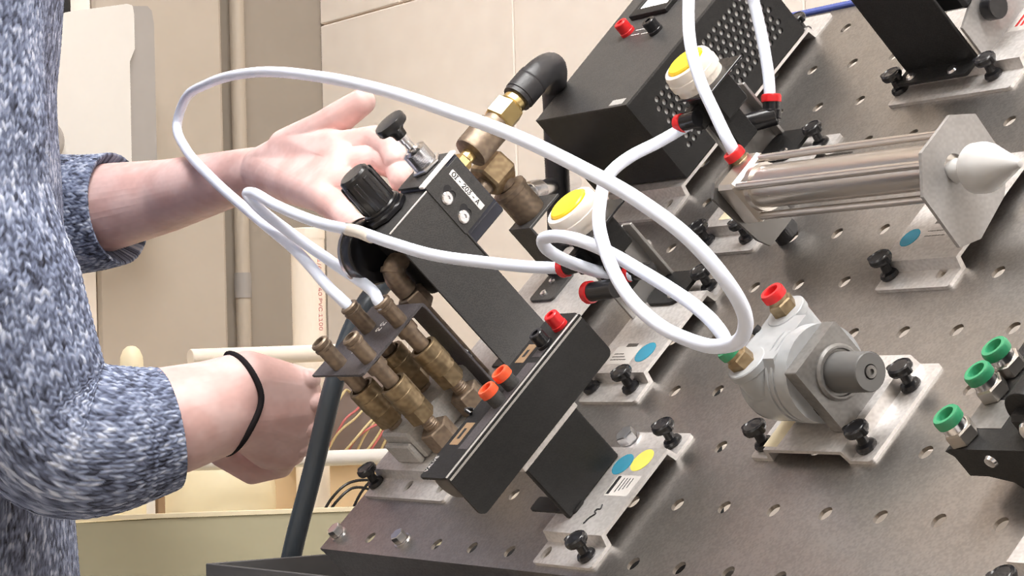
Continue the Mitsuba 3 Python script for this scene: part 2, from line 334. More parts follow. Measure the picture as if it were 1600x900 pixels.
cp = part(A, 'coupler_plate', cat(pl, hull([[x, v, h] for x in (42, 64) for v, h in ((109.2, 78), (109.2, 75), (110.8, 77.4), (111.2, 76.2), (111.2, 74))]),
                                  box(42, 64, 109.6, 111.2, 8, 75.5, .3)), PLATE, smooth=20, label='dark bent plate the couplers stand through')
part(cp, 'bolt', lathe([(0, 0), (4.4, 0), (4.4, 4), (0, 4.2)], (52, 111.2, 32), (0, 1, 0)), BLACKP)
part(cp, 'marking', cat(text('33', 5.0, (36, 96.5, 78.05), (0, -1, 0), (1, 0, 0), .12), text('32', 3.4, (43, 76, 78.05), (0, -1, 0), (1, 0, 0), .12), text('11', 3.0, (30, 76, 78.05), (0, -1, 0), (1, 0, 0), .12)), INKW, smooth=False, label='pale scribbled figures')
# post
post = cat(box(55.6, 57.2, 126, 163, 8, 117, .3), box(16, 57.2, 126, 163, 115.6, 117.2, .3), box(55.6, 57.2, 160, 191, 82, 117, .3), box(40, 57.2, 126, 163, 8, 9.6, .3))
post = cat(post, box(56.4, 57.9, 163, 164.2, 60, 116, .3))
pk = part(A, 'regulator_post', post, CHAR, smooth=20, label='charcoal bent steel post')
part(pk, 'pale_edge', box(56.9, 57.5, 127, 162, 116.6, 117.5, .1), ZINC, label='bright edge')  # thin pale strip along the top edge of the post
part(A, 'regulator_body', lathe([(0, 62), (13, 64), (17, 72), (17, 108), (13, 115.5), (0, 115.5)], (31, 146, 0)), BLACK)
flut = []
for k_ in range(9):
    a = 2 * math.pi * k_ / 9
    flut.append(box(-0.6, 0.5, -1.6, 1.6, 125, 146, .5).apply_transform(trimesh.transformations.rotation_matrix(a, (0, 0, 1)) @ trimesh.transformations.translation_matrix((10.9, 0, 0))))
kn = part(A, 'regulator_knob', cat(lathe([(0, 122), (11.6, 122), (11.8, 124), (10.9, 125), (10.5, 144), (9.6, 148.2), (8.2, 149.4), (0, 149.6)], (31, 146, 0), n=40), put(cat(*flut), (31, 146, 0))), BLACKP, label='black ribbed regulator knob')
part(kn, 'lock_ring', cat(hexa((31, 146, 0), (0, 0, 1), 27, 117.2, 121.5, 0.2, 1, 8), lathe([(0, 121), (12.8, 121), (12.8, 123), (0, 123)], (31, 146, 0))), BLACKP)
g = part(A, 'pressure_gauge', lathe([(0, -8), (17, -8), (19, -6.5), (19.4, 0), (19.4, 5), (18.6, 6.5), (17.8, 6.5), (17.6, 4.0), (12.5, 3.2), (12, -1), (0, -1)], (22, 127, 106), (1, 0, 0), 44), BLACKP, label='round black pressure gauge')
part(g, 'rim', lathe([(19.3, -6), (20.1, -6), (20.1, -3), (19.3, -3)], (22, 127, 106), (1, 0, 0), 44), STEEL)
ge = part(A, 'gauge_elbow', cat(tube([(36, 142, 93), (35, 131, 94.5), (35, 124, 94), (35, 121, 90), (35, 120.4, 84), (35, 120.5, 78)], 6.4), lathe([(0, 0), (7.4, 0), (7.4, 3), (0, 3)], (35, 124, 94.2), (0, -.8, -.6))), BRONZE, label='dull brass pipe elbow')
part(ge, 'hex_nut', hexa((35, 120.6, 0), (0, 0, 1), 15.5, 64, 77, .2), BRONZE)
part(ge, 'nipple', rod((35, 120.6, 8), (35, 120.6, 66), 4.5), BRONZE)
# slide valve
sv = part(A, 'slide_valve', cat(box(26, 56.8, 162.5, 192, 79, 119, 1.2), box(30, 55, 164, 192.8, 72, 80, 1)), ANOD, label='navy slide valve body')
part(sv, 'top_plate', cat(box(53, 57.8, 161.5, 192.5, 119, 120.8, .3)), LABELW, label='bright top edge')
part(sv, 'top_cover', box(26, 52.8, 163, 191.5, 119, 120.4, .3), CHAR)
fr = sheet(sg.Polygon([(162.3, 119), (181.4, 119), (181.4, 86), (178, 82), (162.3, 82)]).difference(sg.LineString([(168.6, 104), (172, 104)]).buffer(2.7)).difference(sg.LineString([(168.4, 89.5), (172, 89.5)]).buffer(2.7)), (57.0, 0, 0), (0, 1, 0), (0, 0, 1), 1.0)
part(sv, 'mounting_flange', fr, CHAR, smooth=False)
for h in (105, 90):
    part(sv, 'slot', sheet(sg.LineString([(168.4, h), (172.2, h + 3.4)]).buffer(2.7), (57.9, 0, 0), (0, 1, 0), (0, 0, 1), .15), INK, smooth=False)
    part(sv, 'screw', lathe([(0, 0), (3.9, 0), (3.9, 1.2), (3.1, 1.9), (1.5, 1.9), (1.4, .9), (0, .9)], (57.6, 168.4, h), (1, 0, 0), 24), CHROME)
lp = part(sv, 'label_plate', box(57.0, 58.3, 179.4, 183.4, 84.5, 113.8, .1), LABELW, label='narrow white printed label')
part(lp, 'lettering', cat(text('OI - 203 - A', 2.9, (58.35, 180.0, 113.0), (0, 0, -1), (0, 1, 0), .12, True)), INK, smooth=False)
part(sv, 'port_hole', lathe([(0, 0), (2, 0), (2, .2), (0, .2)], (57.0, 188.8, 100), (1, 0, 0), 18), INK)
part(sv, 'threaded_boss', cat(lathe([(0, 120.5)] + [(r, 120.6 + .55 * q) for q in range(24) for r in ((7.7 if q % 2 else 6.8),)] + [(5, 134.5), (0, 134.5)], (40, 181, 0), n=28), hexa((40, 181, 0), (0, 0, 1), 18, 120.4, 123.0, .3)), CHROME, smooth=12)
part(sv, 'plunger_rod', lathe([(0, 133), (3.6, 133), (3.6, 135), (2.6, 136), (2.6, 140), (3.0, 140.4), (3.0, 147), (0, 147)], (40, 181, 0)), CHROME)
part(sv, 'plunger_knob', lathe([(0, 144.5), (3.9, 144.5), (4.3, 148), (6.2, 150.5), (9.4, 151.4), (10, 152.4), (10, 155.6), (9.5, 156.6), (0, 156.9)], (40, 181, 0), n=36), BLACKP, label='black mushroom plunger knob')
# brass chain leaving the valve
X = (0, 1, 0); o = (42, 0, 106.5)
f1 = part(A, 'outlet_nipple', cat(hexa(o, X, 10, 190.5, 201, .2), lathe([(0, 200), (4.4, 200), (4.4, 207), (0, 207)], o, X)), BRASS, label='bright brass nipple')
part(A, 'outlet_coupling', lathe([(0, 205.5), (7, 205.5), (10.4, 206.4), (10.8, 208), (10.8, 227), (10.2, 228.4), (8, 229), (8, 233), (0, 233)], o, X, 34), BRONZE, label='dull bronze coupling sleeve')
part(A, 'outlet_nut', cat(hexa(o, X, 17.5, 233, 246.5, .6), lathe([(0, 246), (6, 246), (7.4, 248), (7.4, 251.5), (6.6, 252), (6.6, 256), (0, 256)], o, X)), BRASS, label='bright brass nut')
hs = part(A, 'supply_hose', tube([(42, 253, 106.5), (42, 266, 106.5), (41, 277, 105.5), (34, 288, 101), (16, 299, 92), (-6, 308, 80), (-20, 311, 71), (-25, 305, 60), (-26, 286, 40), (-26, 268, 21), (-27, 240, -8), (-28, 215, -34)], [9.3, 9.3, 9.2, 9.0, 8.6, 8.2, 7.8, 7.6, 7.6, 7.6, 7.6, 7.6], 20, 110), RUBBER, label='black rubber hose bent over and hanging down')
part(hs, 'crimp', lathe([(0, 255), (8.2, 255), (9.9, 256), (9.9, 266), (9.5, 267), (9.9, 268), (9.6, 271), (0, 271)], o, X), RUBBER)
# brass tee below the valve
t = part(A, 'inlet_tee', cat(lathe([(0, 48.5), (10.2, 48.5), (10.4, 50), (10.4, 66), (11.2, 66.6), (11.2, 69.4), (8, 71), (0, 71)], (30, 216, 0), n=30), rod((30, 216, 71), (30, 216, 80), 6.5), rod((30, 190, 82), (30, 217, 82), 6)), BRONZE, label='dull bronze tee fitting')
part(t, 'hex_cap', hexa((30, 0, 83.5), X, 20.5, 206, 224.5, .25, 1.6), BRASS_D)
part(t, 'zinc_nipple', cat(rod((22, 224, 57), (-66, 301, 2), 6.4), *[lathe([(5, 12 + 3 * q), (7.2, 12.6 + 3 * q), (7.2, 14 + 3 * q), (5, 14.6 + 3 * q)], (22, 224, 57), (-88, 77, -55), 26) for q in range(9)]), CHROME, smooth=20, label='bright zinc pipe nipple')
st = part(A, 'hose_strap', cat(box(20, 44, 202.4, 204, 8, 48, .3), sheet(rrect(25, 51, 181, 204, 3), (-4, 0, 8), (1, 0, 0), (0, 1, 0), 1.8), box(20, 44, 202.4, 232, 46.6, 48.4, .3)), CHAR, smooth=20, label='charcoal bent strap with two rivets')
for p in ((32.5, 186.5), (30.5, 197.5)):
    part(st, 'rivet', lathe([(0, 0), (2.6, 0), (2.2, 1.2), (0, 1.7)], (p[0], p[1], 9.7)), CHROME)

# ------------------------------------------------------------------ solenoid valve station
S = thing('solenoid_valve_station', 'black valve box with two orange ports and a long black faceplate', 'valve')
hat(S, 222.4, 276.2, -7, 83, top=8, slots=[(228.6, 0)])
thumb_knob(S, 266.7, 0); thumb_knob(S, 266.7, 76.2)
part(S, 'hex_bolt', cat(lathe([(0, 0), (6.2, 0), (6.2, 1.1), (0, 1.1)], (228.6, 76.2, 2)), hexa((228.6, 76.2, 2), (0, 0, 1), 9.6, 1, 7, .3)), CHROME, label='bright hex bolt')
part(S, 'valve_panel', cat(box(235.5, 239, 18, 61.5, 8, 44, .8), box(207, 236, 46, 61.5, 8, 44, .8), sheet(rrect(198, 240, 21, 30, 2), (0, 0, 8), (1, 0, 0), (0, 1, 0), 1.6)), BLACK, label='black side panel')
part(S, 'spacer_strip', box(232, 239.6, 17, 62.5, 44, 48, .3), ZINC, label='pale grey spacer strip')
fp = rrect(-16.5, 96, 48, 84, 4).intersection(sg.box(-17, 40, 97, 76))
part(S, 'faceplate', cat(sheet(fp, (240, 0, 0), (0, 1, 0), (0, 0, 1), 1.7), sheet(rrect(213.5, 239, -16.5, 97, 2.0), (0, 0, 74.6), (1, 0, 0), (0, 1, 0), 1.6),
                         hull([[u, v, h] for v in (-16, 95.8) for u, h in ((238, 76.2), (238, 74.6), (240.6, 75.6), (241.5, 74.6), (241.7, 73.2), (240, 73.4))])), BLACK, smooth=50, label='black faceplate with a folded top')
part(S, 'pale_edge', hull([[u, v, h] for v in (-16, 95.6) for u, h in ((239.2, 76.35), (240.6, 76.0), (241.7, 75.0), (241.85, 73.8), (240.5, 74.6))]), ZINC_D, label='pale painted highlight along the fold')  # pale strip stands in for the light caught along the fold
bd = hull(np.vstack([lathe([(0, v0), (8.2, v0), (8.2, v0 + .1), (0, v0 + .1)], (u, 0, h), (0, 1, 0), 18).vertices for v0 in (-13, 93) for u, h in ((224.5, 66), (231, 66))]))
part(S, 'valve_core', cat(bd, box(216, 239.8, 0, 90, 48, 74.4, .5)), BLACKP)
for v in (34.5, 46):
    push_fitting(S, (232.4, v, 87), (-.05, 0, 1), ORANGE, 'm_charcoal', 11, 5.0, False, collar_label='orange collar', name='orange_port')
for (u, v, m_, lb) in ((233, 87.5, RED, 'red socket'), (233, 74.5, BLACKP, 'black socket')):
    part(S, 'socket', lathe([(0, 76), (4.4, 76), (4.4, 78), (4.0, 78.2), (4.0, 84.5), (3.5, 85), (2.0, 85), (1.9, 80), (0, 80)], (u, v, 0), n=24), m_, label=lb)
for (u0, v0, L) in ((217.5, 5.5, 15), (217, 62, 13)):
    lk = part(S, 'brown_label', box(u0, u0 + 8.2, v0, v0 + L, 76.15, 76.45, .05), TAN, label='small brown label')
    part(lk, 'mark', box(u0 + 2.8, u0 + 5.2, v0 + 4, v0 + L - 4, 76.45, 76.55, 0), INK)
for (u0, u1, v0, v1) in ((229, 238, 3, 62), (229, 237, 66, 74)):
    part(S, 'clear_label', box(u0, u1, v0, v1, 76.15, 76.3, .02), PLATE)
part(S, 'lettering', text('VALVE', 2.5, (216.6, -13, 76.2), (0, 1, 0), (-1, 0, 0), .12), INKW, smooth=False, label='small white printed word')
part(S, 'wire_clip', cat(tube([(214, 31, 72), (211, 30, 76), (212, 27, 79), (216, 26, 77)], 1.0, 8), tube([(214, 60, 72), (212, 57, 77), (216, 54, 79), (219, 53, 76.5)], 1.0, 8)), BLACKP)
dot(S, 248.2, 55.5, 8.05, 7.0, TEAL, 'round blue sticker'); dot(S, 262.5, 58.6, 8.05, 7.4, STICKY, 'round yellow sticker')
pk = part(S, 'paper_sticker', box(252, 272.5, 34.5, 48.2, 8.02, 8.18, .02), PAPER, label='grey printed sticker with a dark heading')
lines = [box(253, 255.6, 35.5, 47.5, 8.18, 8.26, 0)] + [box(259 + 2.6 * q, 259.7 + 2.6 * q, 37 + q, 46.5, 8.18, 8.24, 0) for q in range(4)]
part(pk, 'print', cat(*lines), INK, smooth=False)
part(S, 'pen_mark', tube([(253.6, 15.5, 8.2), (255.0, 19.5, 8.2), (257.6, 22.4, 8.2), (255.6, 23.6, 8.2), (256.0, 25.2, 8.2), (258.6, 25.6, 8.2), (257.6, 28.4, 8.2)], .42, 6, 60), INK, label='black pen mark')

# ------------------------------------------------------------------ two push-button valves
def button_valve(off, label, second):
    Q = thing('pushbutton_valve', label, 'push button', 'yellow push-button valves')
    O = lambda u, v, h: (u, v + off, h)
    hat(Q, 147.4, 202, 104.5 + off, 198 + off, top=8, slots=[])
    thumb_knob(Q, 152.4, 114.3 + off); thumb_knob(Q, 190.5, 114.3 + off); thumb_knob(Q, 190.5, 190.5 + off)
    part(Q, 'upright_plate', cat(box(149, 150.8, 162 + off, 196 + off, 8, 49, .3), box(149, 158, 195 + off, 197 + off, 8, 49, .3)), ZINC_D, smooth=20, label='grey upright plate')
    part(Q, 'foot_plate', sheet(rrect(152, 184, 172 + off, 197 + off, 7), (0, 0, 8), (1, 0, 0), (0, 1, 0), 2), BLACK, smooth=20)
    part(Q, 'foot_screw', lathe([(0, 0), (2.8, 0), (2.2, 1.4), (0, 1.8)], O(174, 178, 9.8)), CHROME)
    part(Q, 'valve_body', cat(box(156, 179, 160 + off, 180 + off, 50, 71, 1.2), box(160, 174, 158 + off, 174 + off, 30, 51, 1), box(157, 165, 152 + off, 162 + off, 52, 66, 1)), BLACK, label='black valve body')
    part(Q, 'edge_plate', box(155, 184, 156 + off, 190 + off, 71, 72.4, .3), BLACKP)
    rg = part(Q, 'ring', cat(lathe([(0, 72), (14.78, 72), (14.78, 76.4), (15.90, 76.8), (15.90, 81), (15.34, 81.4), (15.34, 84.6), (14.34, 86.6), (12.21, 87.2), (11.65, 86), (0, 86)], O(163, 171.5, 0), n=52),
                             box(144.5, 149.5, 166 + off, 170 + off, 80, 84, .8), box(158, 162, 185.5 + off, 189.5 + off, 80, 84, .8)), IVORY, smooth=30, label='ivory button ring')
    part(Q, 'cap', lathe([(0, 85), (11.31, 85), (11.31, 87.8), (10.42, 88.6), (0, 89.1)], O(163, 171.5, 0), n=48), YELLOW, label='round yellow cap')
    push_fitting(Q, O(152.2, 148.5, 62), (-1, -.25, .05), RED, BLACKP, 15, 5.6, False, collar_label='red collar')
    if second == 'low':
        push_fitting(Q, O(170, 166.5, 39), (-1, -.35, .3), RED, BLACKP, 18, 5.4, False, collar_label='red collar')
        push_fitting(Q, O(166, 143.5, 47), (-1, -.15, .05), RED, BLACKP, 24, 6.2, False, collar_label='dark red collar')
    else:
        e = part(Q, 'elbow', cat(rod(O(157, 181, 31), O(168, 193, 25), 5.6), rod(O(166, 190.5, 24.5), O(166, 194.5, 28.5), 5.6)), BLACKP, label='black elbow fitting')
        part(e, 'nut', rod(O(155.5, 179, 31.8), O(158.5, 182.5, 30.4), 5.2), BRASS_D)
        push_fitting(Q, O(166, 200.5, 34.8), (0, 1, 1), RED, BLACKP, 16, 5.8, False, collar_label='red collar')
    return Q
b1 = button_valve(0.0, 'yellow push-button valve beside the brass coupler station, blue sticker on its foot', 'low')
dot(b1, 188.8, 135.6, 8.05, 7.2, TEAL, 'round blue sticker')
pk = part(b1, 'paper_sticker', box(158, 181, 127, 141, 8.02, 8.15, .02), PAPER)
part(pk, 'print', cat(box(166, 176, 140, 142.5, 8.15, 8.22, 0), *[box(160, 175 - 3 * q, 130 + 2.2 * q, 130.7 + 2.2 * q, 8.15, 8.2, 0) for q in range(3)]), 'm_steel_dark', smooth=False)
b2 = button_valve(114.3, 'yellow push-button valve in front of the perforated black box', 'elbow')
part(b2, 'sticker', box(158, 172, 240, 248, 8.02, 8.15, .02), CREAM, label='pale yellow sticker')

# ------------------------------------------------------------------ black electrical box with a perforated side
E = thing('electrical_box', 'large black sheet-metal box with a perforated side and a red socket', 'box')
hat(E, 9, 88, 255, 436, top=8, slots=[(76.2, 266.7), (76.2, 419.1)], foot=19)
thumb_knob(E, 76.2, 419.1)
EL, EB, ET = -11.0, 281.0, 412.0
def side(poly, m_=BLACK, name='side_panel', **kw): return part(E, name, poly, m_, smooth=20, **kw)
side(sheet(sg.Polygon([(EL, EB), (89, EB), (89, ET), (EL - 8, ET)]), (0, 0, 67.4), (1, 0, 0), (0, 1, 0), 1.6), CHAR, 'face_panel')
side(box(EL, 88.8, EB, EB + 1.6, 9, 68.6, .3), BLACK, 'lower_panel')
side(box(EL - 6, 88.8, ET - 1.6, ET, 9, 68.6, .3), BLACK, 'upper_panel')
side(hull([[EL + a, EB if j == 0 else ET, h] for j in (0, 1) for h in (9, 68.6) for a in ((0, 1.6) if j == 0 else (-8, -6.4))]), BLACK, 'left_panel')
ph = []
for q in range(8):
    for w in range(19):
        v = 297 + 5.6 * w + (2.8 if q % 2 else 0); h = 21.5 + 4.9 * q
        if v < 402: ph.append(sg.Point(v, h).buffer(1.95, quad_segs=3))
side(sheet(sg.box(EB, 9, ET, 68.8).difference(sg.MultiPolygon(ph)), (87.4, 0, 0), (0, 1, 0), (0, 0, 1), 1.6), BLACK, 'perforated_panel', label='black side panel full of round holes')
part(E, 'mesh_backing', box(85, 86.9, 292, 407, 17, 61, .2), LABELW, label='grey screen behind the holes')
for (u, v, m_, lb) in ((14.5, 357.5, RED, 'red socket'), (50, 352.5, BLACKP, 'black socket')):
    part(E, 'socket', lathe([(0, 69), (4.9, 69), (4.9, 71), (4.5, 71.3), (4.5, 77.5), (4, 78), (2.0, 78), (1.9, 72), (0, 72)], (u, v, 0), n=24), m_, label=lb)
part(E, 'printing', cat(*[box(u, u + 9, v, v + .6, 69.02, 69.12, 0) for u, v in ((22, 358), (32, 357.2), (21, 353.5), (33, 352.8))]), INKW, smooth=False, label='small pale printing between the sockets')
wl = part(E, 'white_label', cat(box(8, 40, 378, 420, 69.5, 71, .3)), LABELW, label='white card in a dark holder')
part(wl, 'holder', cat(box(4, 8, 376, 411, 69, 72, .3), box(40, 44, 374, 411, 69, 72, .3), box(4, 44, 371, 377.6, 69, 72, .3)), BLACK)
part(E, 'scuffed_label', box(69, 83, 282.6, 287.5, 69.0, 69.15, .02), 'm_cast_grey', label='scuffed silver label')
part(E, 'cover_screw', lathe([(0, 0), (2.6, 0), (2, 1.2), (0, 1.4)], (89, 404, 50), (1, 0, 0)), BLACKP)

# ------------------------------------------------------------------ black plate on a bracket, upper right
K = thing('black_plate_station', 'tall black plate standing on a grey bracket near the blue rail', 'bracket')
hat(K, 226, 325, 331, 470, top=8, foot=16, slots=[])
thumb_knob(K, 228.6, 342.9); thumb_knob(K, 304.8, 342.9)
part(K, 'black_plate', cat(box(233.5, 292.5, 350, 352, 8, 92, .4), sheet(rrect(234, 292, 338.5, 352, 2), (0, 0, 8), (1, 0, 0), (0, 1, 0), 1.8)), BLACK, smooth=20, label='tall black plate')
for u in (243, 277):
    part(K, 'screw', lathe([(0, 0), (3.3, 0), (2.6, 1.2), (0, 1.6)], (u, 344, 9.8)), CHROME)
part(K, 'side_plate', sheet(sg.Polygon([(352, 8), (420, 8), (420, 64), (380, 40), (352, 30)]), (294, 0, 0), (0, 1, 0), (0, 0, 1), 2), PLATEZ, smooth=20, label='grey side plate')
part(K, 'roller_switch', cat(box(262, 296, 362, 400, 34, 58, 2), rod((298, 372, 26), (306, 372, 26), 7), rod((292, 392, 44), (312, 392, 44), 8)), BLACKP, label='black switch block')
pk = part(K, 'paper_sticker', box(298, 318, 372, 400, 8.02, 8.15, .02), PAPER)
part(pk, 'print', cat(*[box(301 + 4 * q, 303 + 4 * q, 376, 392, 8.15, 8.2, 0) for q in range(3)]), RED, smooth=False)

# ------------------------------------------------------------------ air cylinder
Y = thing('air_cylinder', 'steel air cylinder lying across the board with a pointed rod end and grey end plate', 'air cylinder')
hat(Y, 338, 393, 180.5, 276, top=8, slots=[(381, 190.5)], foot=13)
thumb_knob(Y, 342.9, 190.5)
CV, CH = 223.5, 41.5
part(Y, 'barrel', lathe([(0, 244), (11.4, 244), (11.4, 394), (0, 394)], (0, CV, CH), (1, 0, 0), 44), STEEL, label='bright steel barrel')
part(Y, 'end_cap', cat(box(230, 246, CV - 14, CV + 14, CH - 14, CH + 14, 2), lathe([(0, 246), (13, 246), (13, 250), (0, 250)], (0, CV, CH), (1, 0, 0), 36)), STEEL)
for a, b in ((1, 1), (1, -1), (-1, 1), (-1, -1)):
    part(Y, 'tie_rod', rod((238, CV + 10.8 * a, CH + 10.8 * b), (394, CV + 10.8 * a, CH + 10.8 * b), 2.1, 14), STEEL)
part(Y, 'data_mark', box(300, 322, CV + 7.2, CV + 8.8, CH + 8.2, CH + 8.9, .1), STEEL_D)
part(Y, 'rear_plate', sheet(sg.Polygon([(205, 52), (212, 57), (231, 57), (236, 50), (238, 10), (234, 8), (214, 8), (210, 16)]), (228, 0, 0), (0, 1, 0), (0, 0, 1), 2.2), STEEL_D, smooth=20, label='dark rear mounting plate')
part(Y, 'rear_bolt', cat(lathe([(0, 0), (6.2, 0), (6.2, 8), (5, 9), (0, 9)], (224, 228.6, 0)), rod((222, 231, 5), (230, 231, 5), 5)), BLACKP, label='black bolt at the rear plate foot')
epoly = sg.Polygon([(197.5, 11), (199, 43.5), (213.5, 58.5), (240, 58.5), (252, 48), (250, 18), (236, 8), (210, 4.5)]).difference(sg.Point(CV, CH - 2).buffer(6.6))
part(Y, 'end_plate', sheet(epoly, (394, 0, 0), (0, 1, 0), (0, 0, 1), 2.2), PLATEZ, smooth=20, label='grey eight-sided end plate')
part(Y, 'rod_end', lathe([(0, 392), (5.2, 392), (5.2, 397), (6.1, 397.6), (6.1, 404), (5.4, 404.6), (5.4, 407), (10.5, 408.5), (12.2, 411), (12.4, 417), (11.4, 421), (1.8, 441), (0, 442)], (0, CV - 1.0, CH - 3.5), (1, 0, 0), 44), IVORYG, label='pale cone on the rod end')
push_fitting(Y, (231, 232, 61.5), (-.12, 0.05, 1), RED, BRASS_D, 14, 5.8, True, collar_label='red collar')
dot(Y, 346.5, 211, 8.05, 6.2, TEAL, 'round blue sticker')
part(Y, 'print', cat(box(358, 372, 220, 222.4, 8.02, 8.1, 0), box(357, 376, 214.5, 215.1, 8.02, 8.08, 0), box(357, 372, 211, 211.6, 8.02, 8.08, 0)), STEEL_D, smooth=False, label='small dark printing')

# ------------------------------------------------------------------ air motor
Mo = thing('air_motor', 'grey air motor on a wide bracket with one red and one green fitting', 'air motor')
hat(Mo, 68, 129, 338, 428, along='u', top=8, foot=15, slots=[])
thumb_knob(Mo, 342.9, 76.2); thumb_knob(Mo, 419.1, 76.2); thumb_knob(Mo, 419.1, 114.3)
MV, MH = 96.5, 30.0
flp = rrect(79.5, 113, 8, 47.5, 1.0)
fl = part(Mo, 'flange', sheet(flp, (397.5, 0, 0), (0, 1, 0), (0, 0, 1), 8.5), FLANGE, smooth=20, label='square steel flange')
part(fl, 'boss', lathe([(0, 405.5), (13.4, 405.5), (13.4, 407.2), (12.2, 408.2), (11.2, 408.2), (10.8, 407), (0, 407)], (0, MV + .5, MH), (1, 0, 0), 40), FLANGE)
sh = part(Mo, 'output_stub', lathe([(0, 406), (9.6, 406), (9.3, 428), (8.7, 429), (3.6, 429), (3.3, 427), (0, 427)], (0, MV + .5, MH), (1, 0, 0), 40), STUB, label='dark grey round output stub')
part(sh, 'shaft_screw', lathe([(0, 426.5), (3.0, 426.5), (3.0, 429.6), (1.4, 429.8), (1.3, 428.6), (0, 428.6)], (0, MV + .5, MH), (1, 0, 0), 18), STEEL_D)
bod = lathe([(0, 353), (12, 353), (18, 355), (21.5, 359), (22.2, 364), (22.2, 388), (23.2, 389), (23.2, 397.5), (0, 397.5)], (0, MV, MH), (1, 0, 0), 60)
pts = [rod((371, v, MH + 6), (371, v, 51.5), 9.5) for v in (82.5, 116)] + [rod((371, v, 48), (371, v, 52.5), 10.4) for v in (82.5, 116)]
ribs = [lathe([(22, u), (23, u + .4), (23, u + 1.6), (22, u + 2)], (0, MV, MH), (1, 0, 0), 60) for u in (381, 385)]
part(Mo, 'housing', cat(bod, hull([[u, v, h] for u in (361, 389) for v, h in ((80, 44), (113, 44), (85, 52), (113, 52))]), *pts, *ribs, box(366, 395, 90, 104, 8, 14, 1)), PAINT, smooth=40, label='grey painted round housing')
push_fitting(Mo, (370, 117.5, 64.5), (-.03, .05, 1), RED, BRASS_D, 14.5, 5.9, True, collar_label='red collar')
push_fitting(Mo, (367, 81.5, 63.5), (-.22, -.06, 1), GREEN, BRASS_D, 14, 5.8, True, collar_label='green collar')
part(Mo, 'cap_screw', lathe([(0, 0), (2.6, 0), (2.6, 3), (0, 3)], (360, 104, 50.5), (-.5, 0, 1)), INK)
part(Mo, 'sticker', box(352.5, 363, 70, 88, 8.02, 8.15, .02), CREAM, label='blank cream sticker')
part(Mo, 'stamp', cat(*[box(392 + q * 2.4, 393 + q * 2.4, 79.3, 79.5, 22 - q, 27 - q * 1.4, 0) for q in range(3)]), INK, smooth=False)

# ------------------------------------------------------------------ fitting manifold, right edge
Rm = thing('fitting_manifold', 'black manifold block with three green push-in fittings at the board right side', 'manifold')
prof = sg.Polygon([(509, 26), (513, 27.5), (590, 27.5), (590, 2), (548, 2), (541, 2), (536, 8), (524, 11)])
part(Rm, 'block', sheet(prof, (0, 58, 0), (1, 0, 0), (0, 0, 1), 4).copy(), BLACK, smooth=20)
part(Rm, 'body', cat(box(511, 590, 54, 120, 10, 27.2, 1.2), box(540, 590, 60, 130, 2, 12, .8)), BLACK, label='black block')
part(Rm, 'grey_label', box(512.5, 535, 66, 82, 27.2, 27.5, .05), FLANGE, label='grey label')
part(Rm, 'solenoid', cat(hull(np.vstack([rod((560, v0, 34), (560, v0 + 1, 34), 14, 26).vertices for v0 in (66, 126)] + [box(545, 590, 66, 127, 26, 30).vertices])), box(552, 590, 60, 70, 28, 40, 2)), BLACK)
part(Rm, 'bolt', cat(lathe([(0, 0), (4.6, 0), (4.6, 3), (3.6, 4.4), (0, 4.6)], (564, 60, 35), (0, -1, .15))), CHROME, label='bright bolt head')
part(Rm, 'screw', lathe([(0, 0), (3.2, 0), (2.6, 1.5), (0, 2)], (533, 54, 21), (0, -1, 0)), CHROME, label='bright screw head')
for v in (60.5, 85.5, 99.5):
    k = push_fitting(Rm, (517, v, 42), (-.05, .02, 1), GREEN, CHROME, 15, 6.3, False, collar_label='green collar')
    part(k, 'hex_nut', hexa((517.6, v, 27.2), (0, 0, 1), 12.2, 0, 7, .3), STEEL)

# ------------------------------------------------------------------ corner of one more bracket, lower right
Z = thing('spare_bracket', 'bright grey bracket at the board lower right corner, below the green fittings', 'bracket')
hat(Z, 563, 617, -4, 100, top=9, slots=[])
thumb_knob(Z, 571.5, 0)

# ------------------------------------------------------------------ translucent tubes
def air_tube(label, pts, r=3.45):
    solo('air_tube', tube(pts, r, 16, 10 * len(pts)), TUBE, label, 'tube', F=WM, smooth=True)
t1 = [(26, 5, 124), (25.5, -2, 131), (17, -5, 138), (-1, -2, 144), (-63, 9, 168), (-138, 18, 194), (-233, 33, 225), (-298, 42, 252), (-328, 49, 272), (-315, 50, 289), (-270, 47, 295), (-153, 27, 289), (-7, -2, 269), (117, -27, 247), (221, -48, 225), (297, -57, 206), (363, -64, 186), (410, -63, 167), (437, -55, 148), (445, -42, 129), (436, -27, 115), (423, -20, 106), (397, -13, 103), (362, -3, 106), (332, 0, 114), (305, 2, 128), (284, 6, 144), (264, 13, 163), (238, 31, 179), (200, 62, 196), (173, 95, 209), (159, 122, 218), (152, 136, 223), (156, 146, 229)]
t2 = [(368, 13, 100), (367, 12, 107), (362, 11, 113), (345, 14, 121), (318, 18, 131), (289, 19, 142), (261, 20, 152), (232, 20, 160), (209, 21, 163), (193, 24, 162), (185, 31, 158), (179, 44, 153), (172, 61, 149), (168, 76, 146), (170, 86, 145), (176, 92, 144)]
t3 = [(58, 6, 127), (57.5, -1, 134), (49, 1, 139), (30, 5, 145), (-16, 8, 160), (-74, 8, 182), (-111, 5, 200), (-118, 2, 208), (-112, 3, 208), (-78, 2, 198), (-10, -3, 183), (37, -2, 175), (72, -1, 167), (107, 8, 158), (130, 27, 153), (143, 46, 150), (151, 58, 149), (157, 62, 149)]
t4 = [(231, 124, 204), (231, 121, 209), (228, 119, 216), (219, 119, 229), (207, 119, 247), (193, 123, 269), (173, 137, 297), (159, 151, 322), (153, 169, 340), (155, 182, 339), (154, 191, 325), (152, 198, 303), (158, 199, 280), (164, 198, 258), (166, 197, 246), (166, 197, 238)]
air_tube('long white air tube in a wide loop from a coupler to the far push button', t1)
